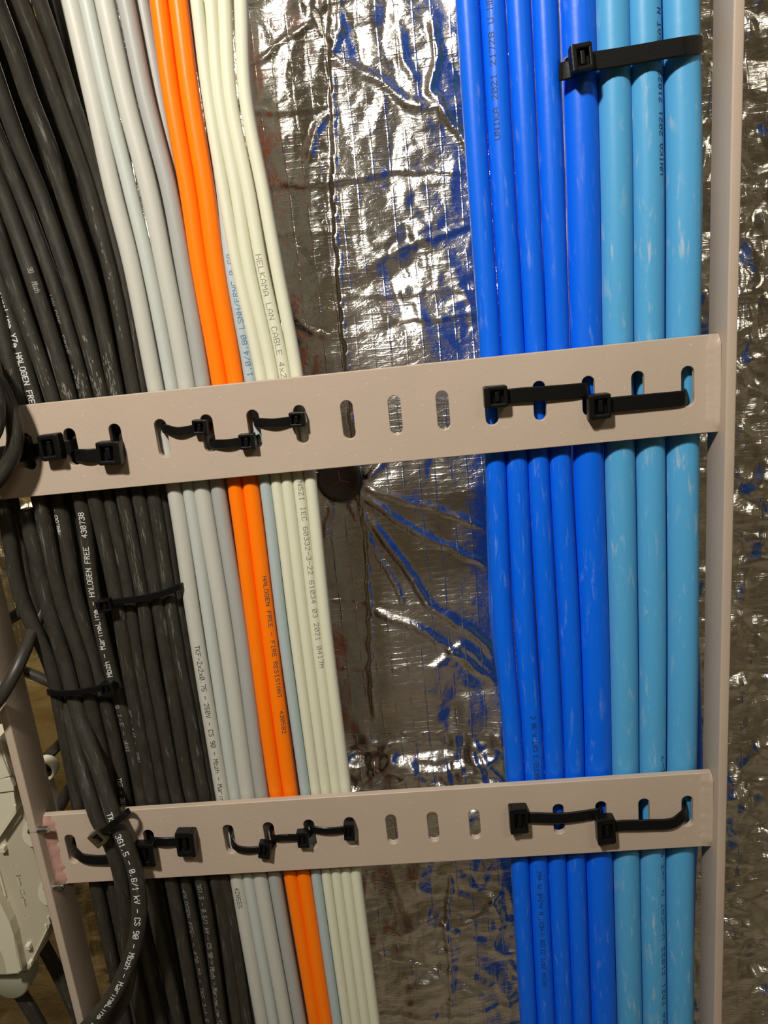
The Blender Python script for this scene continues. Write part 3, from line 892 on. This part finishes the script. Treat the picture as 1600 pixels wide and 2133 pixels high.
# ------------------------------------------------------------------ cable ties
def ribbon(path, w, t, closed=True, zdir=None):
    """flat strap: width across, thickness through"""
    P = np.asarray(path)
    n = len(P)
    if closed: T = np.roll(P, -1, 0) - np.roll(P, 1, 0)
    else: T = np.gradient(P, axis=0)
    T /= np.linalg.norm(T, axis=1)[:, None] + 1e-12
    z = np.array([0, 0, 1.0]) if zdir is None else np.asarray(zdir, float)
    W = z - (T @ z)[:, None] * T
    W /= np.linalg.norm(W, axis=1)[:, None] + 1e-9
    Nn = np.cross(T, W)
    prof = [(-w / 2, -t / 2 * .4), (-w / 2 * .86, -t / 2), (w / 2 * .86, -t / 2), (w / 2, -t / 2 * .4), (w / 2, t / 2 * .4), (w / 2 * .86, t / 2), (-w / 2 * .86, t / 2), (-w / 2, t / 2 * .4)]
    V = []; F = []
    for i in range(n):
        for a, b in prof: V.append(P[i] + a * W[i] + b * Nn[i])
    m = len(prof)
    for i in range(n if closed else n - 1):
        i2 = (i + 1) % n
        for j in range(m): F.append((i * m + j, i * m + (j + 1) % m, i2 * m + (j + 1) % m, i2 * m + j))
    if not closed:
        F.append(tuple(range(m - 1, -1, -1))); F.append(tuple((n - 1) * m + j for j in range(m)))
    return V, F

def tie_head(root, c, w, h, d, ang, flip=1, mat='tie'):
    """locking head: bevelled block with the strap window and pawl; c is the middle of its back face"""
    R_ = Matrix.Rotation(-ang, 3, 'Y')
    bm = bmesh.new()
    b = min(w, h, d) * .13
    # frame of four walls round the window, plus the back plate
    parts = [((-w * .36 * flip, -d / 2, 0), (w * .28, d, h)), ((w * .42 * flip, -d * .45, 0), (w * .16, d * .9, h * .94)),
             ((0, -d * .47, h * .40), (w * .9, d * .94, h * .2)), ((0, -d * .47, -h * .40), (w * .9, d * .94, h * .2)), ((0, -d * .18, 0), (w * .95, d * .36, h * .92))]
    for cc, ss in parts:
        bevel_box(bm, R_ @ Vector(cc) + Vector(c), ss, min(b, min(ss) * .3), R_)
    hd = from_bm('head', bm, M[mat], root)
    bm = bmesh.new()
    bevel_box(bm, R_ @ Vector((w * .06 * flip, -d * .52, 0)) + Vector(c), (w * .2, d * .5, h * .5), b * .5, R_)
    from_bm('pawl', bm, M['tie'], hd)
    return hd

def cable_tie(label, loop, w, head, group, headmat='tie', t=1.2, zdir=None, tail=None):
    """loop: closed list of points (mm); head: (centre mm of back face, w, h, d, angle, flip)"""
    c0 = np.mean(np.array(loop), 0)
    root = tag(empty('cable_tie', head[0]), label, 'cable tie', group)
    path = catmull(loop, 1.6, True)
    V, F = ribbon(path, w, t, True, zdir)
    link('strap', V, F, M['tie'], root, False)
    tie_head(root, *head, mat=headmat)
    if tail is not None:
        V, F = ribbon(catmull(tail, 1.5), w * .95, t, False, zdir)
        link('strap_tail', V, F, M['tie'], root, False)
    return root

def rung_tie(label, group, rung_i, sa, sb, pts, w, hp, side, bow=1.6, depth=10.0, d=6.0):
    """a tie through slots sa and sb of a rung; pts: strap centre line pixels on the face; hp: head (cx, cy, wpx, hpx)"""
    zc, dx = ((0.0, 0.0), (-248.3, -1.83))[rung_i]
    xa = sa * 25 + dx; xb = sb * 25 + dx
    front = []
    n = len(pts)
    for i, (a, b) in enumerate(pts):
        f = i / (n - 1)
        front.append(at(a, b, -.9 - bow * 4 * f * (1 - f)))
    za, zb = front[0][2], front[-1][2]
    A = [np.array((xa + .5, 2.0, za)), np.array((xa + 1.2, .2, za))]
    B = [np.array((xb - 1.2, .2, zb)), np.array((xb - .5, 2.0, zb))]
    yb = RUNG_T + depth
    back = [np.array((xb + .5, 5.0, zb)), np.array((xb, yb * .7, zb)), np.array((xb - 4, yb + 2.6, zb)), np.array(((xa + xb) / 2, yb + 3.2, (za + zb) / 2)),
            np.array((xa + 4, yb + 2.6, za)), np.array((xa, yb * .7, za)), np.array((xa - .5, 5.0, za))]
    front = [q for q in front if xa + 1.6 < q[0] < xb - 1.6]
    loop = A + front + B + back
    q = at(hp[0], hp[1], -.4 - d / 2); q = np.array((q[0], -.4, q[2]))
    sc_ = at(hp[0] + hp[2] / 2, hp[1], -d)[0] - at(hp[0] - hp[2] / 2, hp[1], -d)[0]
    sh_ = abs(at(hp[0], hp[1] + hp[3] / 2, -d)[2] - at(hp[0], hp[1] - hp[3] / 2, -d)[2])
    ang = math.atan2(front[-1][2] - front[0][2], front[-1][0] - front[0][0]) * .7
    return cable_tie(label, loop, w, (tuple(q), sc_, sh_, d, ang, side), group)

G1_ = 'black ties on the upper rung'; G2_ = 'black ties on the lower rung'
rung_tie('wide black cable tie under the hanging loop on the upper rung', G1_, 0, -15, -14, [(-28, 950), (5, 944), (40, 938)], 7.4, (48, 936, 40, 50), -1, d=5)
rung_tie('wide black cable tie headed at the second slot of the upper rung', G1_, 0, -14, -13, [(64, 940), (90, 936), (120, 933)], 7.2, (108, 931, 44, 56), -1, d=7)
rung_tie('wide black cable tie headed at the third slot of the upper rung', G1_, 0, -13, -12, [(155, 950), (180, 949), (210, 947)], 7.2, (230, 943, 50, 50), -1, d=7)
rung_tie('narrow black cable tie in front of the grey cables on the upper rung', G1_, 0, -11, -10, [(345, 893), (370, 899), (405, 894)], 4.8, (418, 889, 32, 31), -1, d=5)
rung_tie('narrow black cable tie sitting lowest, in front of the orange pair on the upper rung', G1_, 0, -10, -9, [(446, 925), (475, 924), (505, 920)], 4.8, (516, 919, 34, 33), -1, d=5)
rung_tie('narrow black cable tie in front of the cream cables on the upper rung', G1_, 0, -9, -8, [(540, 880), (570, 881), (606, 877)], 4.8, (620, 873, 34, 31), -1, d=5)
rung_tie('wide black cable tie over the royal blue cables on the upper rung', G1_, 0, -4, -2, [(1040, 828), (1070, 824), (1140, 819), (1212, 813)], 7.6, (1032, 826, 50, 46), 1, bow=1.0, depth=14, d=7)
rung_tie('wide black cable tie over the light blue cables on the upper rung', G1_, 0, -2, 0, [(1240, 848), (1275, 843), (1350, 836), (1425, 829)], 7.8, (1247, 846, 48, 53), 1, bow=1.0, depth=17, d=7)
rung_tie('wide black cable tie starting at the leftmost slot of the lower rung', G2_, 1, -15, -13, [(150, 1768), (168, 1785), (200, 1791), (260, 1787), (300, 1780)], 7.0, (304, 1777, 42, 46), -1, depth=11, d=6)
rung_tie('wide black cable tie right of the looping pair on the lower rung', G2_, 1, -13, -12, [(318, 1752), (340, 1754), (372, 1752)], 6.4, (389, 1754, 40, 50), -1, d=7)
rung_tie('narrow black cable tie curving down in front of the grey cables, lower rung', G2_, 1, -11, -10, [(478, 1744), (489, 1763), (510, 1770), (540, 1769)], 4.4, (552, 1769, 25, 32), -1, d=5)
rung_tie('narrow black cable tie in front of the orange pair on the lower rung', G2_, 1, -10, -9, [(572, 1746), (595, 1744), (620, 1744)], 4.4, (632, 1746, 25, 32), -1, d=5)
rung_tie('narrow black cable tie in front of the cream cables on the lower rung', G2_, 1, -9, -8, [(652, 1727), (680, 1730), (716, 1728)], 4.6, (728, 1730, 23, 34), -1, d=5)
rung_tie('wide black cable tie over the royal blue cables on the lower rung', G2_, 1, -4, -2, [(1085, 1704), (1105, 1703), (1170, 1704), (1235, 1696)], 7.2, (1080, 1705, 39, 52), 1, bow=1.2, depth=14, d=7)
rung_tie('wide black cable tie over the light blue cables on the lower rung', G2_, 1, -2, 0, [(1265, 1724), (1290, 1720), (1350, 1718), (1405, 1713), (1432, 1694)], 7.4, (1261, 1727, 39, 53), 1, bow=1.2, depth=17, d=7)

def free_tie(label, front, w, hp, side, backs, group, headY, d=6, headmat='tie', zdir=None, ang=None, tail=None):
    F_ = [at(a, b, c) for a, b, c in front]
    loop = F_ + [at(a, b, c) for a, b, c in backs]
    q = at(hp[0], hp[1], headY)
    sw = at(hp[0] + hp[2] / 2, hp[1], headY - d)[0] - at(hp[0] - hp[2] / 2, hp[1], headY - d)[0]
    sh = abs(at(hp[0], hp[1] + hp[3] / 2, headY - d)[2] - at(hp[0], hp[1] - hp[3] / 2, headY - d)[2])
    if ang is None: ang = math.atan2(F_[-1][2] - F_[0][2], F_[-1][0] - F_[0][0])
    return cable_tie(label, loop, w, (tuple(q), sw, sh, d, ang, side), group, headmat, zdir=zdir,
                     tail=[at(a, b, c) for a, b, c in tail] if tail else None)
free_tie('wide black cable tie round the light blue cables near the top edge', [(1196, 134, 2.6), (1235, 128, 2.4), (1300, 118, 2.2), (1380, 104, 2.2), (1428, 96, 2.6), (1452, 93, 6), (1461, 94, 13)],
         8.2, (1207, 128, 46, 60), 1, [(1440, 98, 25), (1380, 105, 26), (1280, 125, 24), (1195, 140, 22), (1176, 142, 12)], 'free black ties round cable groups', 2.2, 7,
         tail=[(1200, 140, 2.0), (1180, 147, 2.6), (1166, 150, 4.5)])
free_tie('thin black cable tie round the right half of the black bundle', [(224, 1256, 2.0), (245, 1253, 2.2), (303, 1245, 2.2), (345, 1234, 2.4), (374, 1222, 4.0), (384, 1220, 9)],
         3.8, (222, 1257, 30, 25), 1, [(375, 1226, 16), (300, 1246, 18), (235, 1258, 17), (221, 1260, 9)], 'free black ties round cable groups', 2.0, 5)
free_tie('thin black cable tie round the left half of the black bundle', [(100, 1441, 8), (106, 1442, 3), (138, 1444, 1.5), (180, 1439, 1.5), (218, 1431, 1.8), (238, 1427, 4)],
         3.8, (229, 1429, 29, 25), -1, [(243, 1428, 12), (220, 1432, 20), (150, 1444, 24), (106, 1443, 18)], 'free black ties round cable groups', 1.8, 5)
free_tie('thin black cable tie with glinting head binding the looping pair', [(205, 1738, -13), (222, 1727, -16), (240, 1713, -17), (258, 1698, -15), (268, 1690, -10)],
         4.0, (209, 1739, 27, 30), 1, [(266, 1692, -3), (246, 1706, -.8), (222, 1724, -.8), (204, 1738, -4)], 'free black ties round cable groups', -12.5, 5, headmat='glinthead', ang=.6,
         zdir=(-.35, 0, .94))

# ------------------------------------------------------------------ insulation washer on the foil
def lathe(prof, c, axis_y=True, n=48):
    V = []; F = []
    for i in range(n):
        a = 2 * math.pi * i / n
        for r_, y_ in prof: V.append((c[0] + r_ * math.cos(a), c[1] + y_, c[2] + r_ * math.sin(a)))
    m = len(prof)
    for i in range(n):
        i2 = (i + 1) % n
        for j in range(m - 1): F.append((i * m + j, i * m + j + 1, i2 * m + j + 1, i2 * m + j))
    return V, F
wc = at(708, 1000, WALL - 4)
wroot = tag(empty('insulation_washer', wc), 'round dark dished washer pressed into the foil below the upper rung', 'washer')
V, F = lathe([(15.2, 1.2), (15.4, 0), (14.8, -.9), (13.0, -1.0), (11.0, -.6), (8.5, .6), (5.0, 1.5), (2.0, 1.8), (.01, 1.8)], wc)
link('dish', V, F, M['washer'], wroot, True)
bm = bmesh.new()
for k, a in enumerate((95, 215, 340)):
    a = math.radians(a)
    bevel_box(bm, (wc[0] + 3.4 * math.cos(a), wc[1] + .6, wc[2] + 3.4 * math.sin(a)), (6.6, 1.4, 1.0), .25, Matrix.Rotation(-a, 3, 'Y'))
from_bm('star_nib', bm, M['nib'], wroot)

# ------------------------------------------------------------------ mounting screws of the junction box
def screw(pxa, py, label, L=6.4, r_=2.1):
    p = at(pxa, py, XL, 0)
    prof = [(-6.0, r_ * .8)]
    x = -6.0
    k = 0
    while x < L - .4:
        prof.append((x, r_ * .80)); prof.append((x + .35, r_)); x += .8
    prof += [(L - .3, r_ * .85), (L, r_ * .72), (L, r_ * .3), (L - .5, .01)]
    n = 18; V = []; F = []
    for i in range(n):
        a = 2 * math.pi * i / n
        for xx, rr in prof: V.append((XL + xx, p[1] + rr * math.cos(a), p[2] + rr * math.sin(a)))
    m = len(prof)
    for i in range(n):
        i2 = (i + 1) % n
        for j in range(m - 1): F.append((i * m + j, i2 * m + j, i2 * m + j + 1, i * m + j + 1))
    o = link('mounting_screw', V, F, M['zinc'], None, True)
    return tag(o, label, 'screw', 'screw tips poking through the left rail')
screw(80, 1729, 'shiny zinc screw tip at the top of the lower rung end')
screw(112, 1847, 'shiny zinc screw tip at the bottom of the lower rung end')

# ------------------------------------------------------------------ white junction box beyond the left rail
BY = 6.0
def prism(name, pp, y0, y1, mat, parent, bev=.8):
    """pixel outline taken at depth y0 (front) and run back to y1"""
    pts = [at(a, b, y0) for a, b in pp]
    bm = bmesh.new()
    f = [bm.verts.new((p[0], y0, p[2])) for p in pts]
    b = [bm.verts.new((p[0], y1, p[2])) for p in pts]
    n = len(pts)
    ff = bm.faces.new(f); bm.faces.new(b[::-1])
    for i in range(n): bm.faces.new((f[i], b[i], b[(i + 1) % n], f[(i + 1) % n]))
    if bev:
        es = list(ff.edges)
        bmesh.ops.bevel(bm, geom=es, offset=bev, segments=2, affect='EDGES', profile=.5)
    return from_bm(name, bm, mat, parent)

def bars(name, pp, y, wpx, hgt, mat, parent):
    P = [at(a, b, y) for a, b in pp]
    bm = bmesh.new()
    for a, b in zip(P, P[1:]):
        d = b - a; L = np.linalg.norm(d)
        ang = math.atan2(d[2], d[0])
        m_ = (a + b) / 2
        bevel_box(bm, (m_[0], y - hgt / 2 + .2, m_[2]), (L + wpx * .6, hgt, wpx), .25, Matrix.Rotation(-ang, 3, 'Y'), 1)
    return from_bm(name, bm, mat, parent)

jb = tag(empty('junction_box', at(0, 2040, 30)), 'off-white plastic junction box mounted outside the left rail', 'junction box')
body = prism('body', [(-170, 1640), (20, 1655), (50, 1700), (66, 1760), (100, 1872), (108, 1905), (99, 1945), (72, 2006), (60, 2022), (20, 2032), (-170, 2032)], BY, 46, M['boxgrey'], jb, 1.2)
lid = prism('lid', [(-170, 1530), (-2, 1536), (12, 1580), (24, 1622), (30, 1660), (34, 1690), (4, 1738), (-60, 1800), (-170, 1800)], BY - 5, BY + 10, M['box'], jb, 1.5)
rib = prism('grip_panel', [(-120, 1548), (-6, 1552), (8, 1585), (20, 1618), (-6, 1626), (-120, 1640)], BY - 6.5, BY - 4, M['box'], lid, .6)
bm = bmesh.new()
for i in range(22):
    a = at(-60 + i * 4.4 - 40, 1622 - i * .4, BY - 6.7); b = at(-60 + i * 4.4, 1558, BY - 6.7)
    d = b - a
    if at(8, 1585, BY - 6.7)[0] < b[0]: continue
    bevel_box(bm, tuple((a + b) / 2), (np.linalg.norm(d), .5, .45), .1, Matrix.Rotation(-math.atan2(d[2], d[0]), 3, 'Y'), 1)
tag(from_bm('grip_ribs', bm, M['box'], rib), kind='stuff')
prism('band', [(-120, 1632), (20, 1620), (28, 1640), (29, 1648), (-120, 1668)], BY - 6.2, BY - 3, M['box'], lid, .6)
bars('ridge', [(1, 1740), (34, 1691), (33, 1676)], BY - 5, 1.2, 1.6, M['box'], lid)
bars('ridge', [(-20, 1760), (0, 1815), (13, 1864), (8, 1874)], BY, 1.1, 1.6, M['box'], body)
bars('ridge', [(12, 1886), (17, 1875), (25.6, 1896), (17, 1912), (12, 1886)], BY, .9, 1.4, M['box'], body)
bars('ridge', [(28, 1917), (45.5, 1985), (41, 1997)], BY, 1.1, 1.6, M['box'], body)
bars('ridge', [(96, 1925), (99, 1934), (71, 1992), (68, 2003)], BY, 1.1, 1.6, M['box'], body)
bars('ridge', [(101, 1908), (105, 1922)], BY, 1.0, 1.4, M['box'], body)
prism('latch_bar', [(-20, 1840), (0, 1880), (20, 1922), (29, 1950), (44, 2024), (38, 2030), (12, 2032), (8, 1985), (-10, 1960), (-60, 1930)], BY - 7, BY + 2, M['box'], jb, 1.4)
for (a, b, s) in ((7, 1767, 3.6), (60, 1970, 3.2), (46, 2004, 2.5), (64.5, 2004, 2.5)):
    q = at(a, b, BY - 1.5); bm = bmesh.new()
    bevel_box(bm, tuple(q), (s, 4.4, s * 1.08), .5)
    from_bm('peg', bm, M['box'], jb)
def lug(x0, x1, y0, y1):
    pts = []
    cx, cy = x1 + 4, (y0 + y1) / 2
    for k in range(17):
        t = math.radians(90 + 180 * k / 16)
        pts.append((cx + (x1 + 4 - x0) * math.cos(t), cy - (y1 - y0) / 2 * math.sin(t)))
    return prism('lug', pts[::-1], BY - 2.5, BY + 12, M['box'], jb, .7)
lug(46, 64, 1706, 1766)
lug(79, 96, 1831, 1888)
gc = at(34, 2026, 24)
n = 40; V = []; F = []
prof = [(0.01, 0), (11.0, 0), (12.6, 1.2), (13.0, 3), (13.0, 16)]
gv, gf = lathe(prof, (gc[0], 14.0, gc[2]))
tag(link('gland', gv, gf, M['gland'], jb, True))
# moulded lettering along the body
ta = at(33, 1800, BY); tb = at(60, 1915, BY)
dv = (tb - ta); Lt = np.linalg.norm(dv); du = dv / Lt; up_ = np.array([-du[2], 0, du[0]])
stroke_text('V 3mm 05mm  L', Lt / 13, 2.6, .5, lambda u, v: ta + du * u + up_ * v + np.array([0, -.12, 0]), M['box'], jb)['label'] = 'moulded raised lettering'

# white gland ring showing between the left rail and the black bundle
rc = at(92, 1604, 34)
rg = tag(empty('cable_gland', rc), 'white gland ring with dark centre behind the left rail', 'cable gland')
V, F = lathe([(5.6, 3), (5.6, -1.0), (6.2, -1.6), (7.2, -1.6), (7.6, -1.0), (7.6, 6)], rc)
link('ring', V, F, M['box'], rg, True)
V, F = lathe([(.01, 1.0), (5.6, 1.0), (5.6, 3)], rc)
link('seal', V, F, M['black'], rg, True)
bm = bmesh.new()
bevel_box(bm, (rc[0] + 2.5, rc[1] - .5, rc[2] - 1.0), (3.0, 3.0, 3.0), .9)
from_bm('stud', bm, M['tie'], rg)
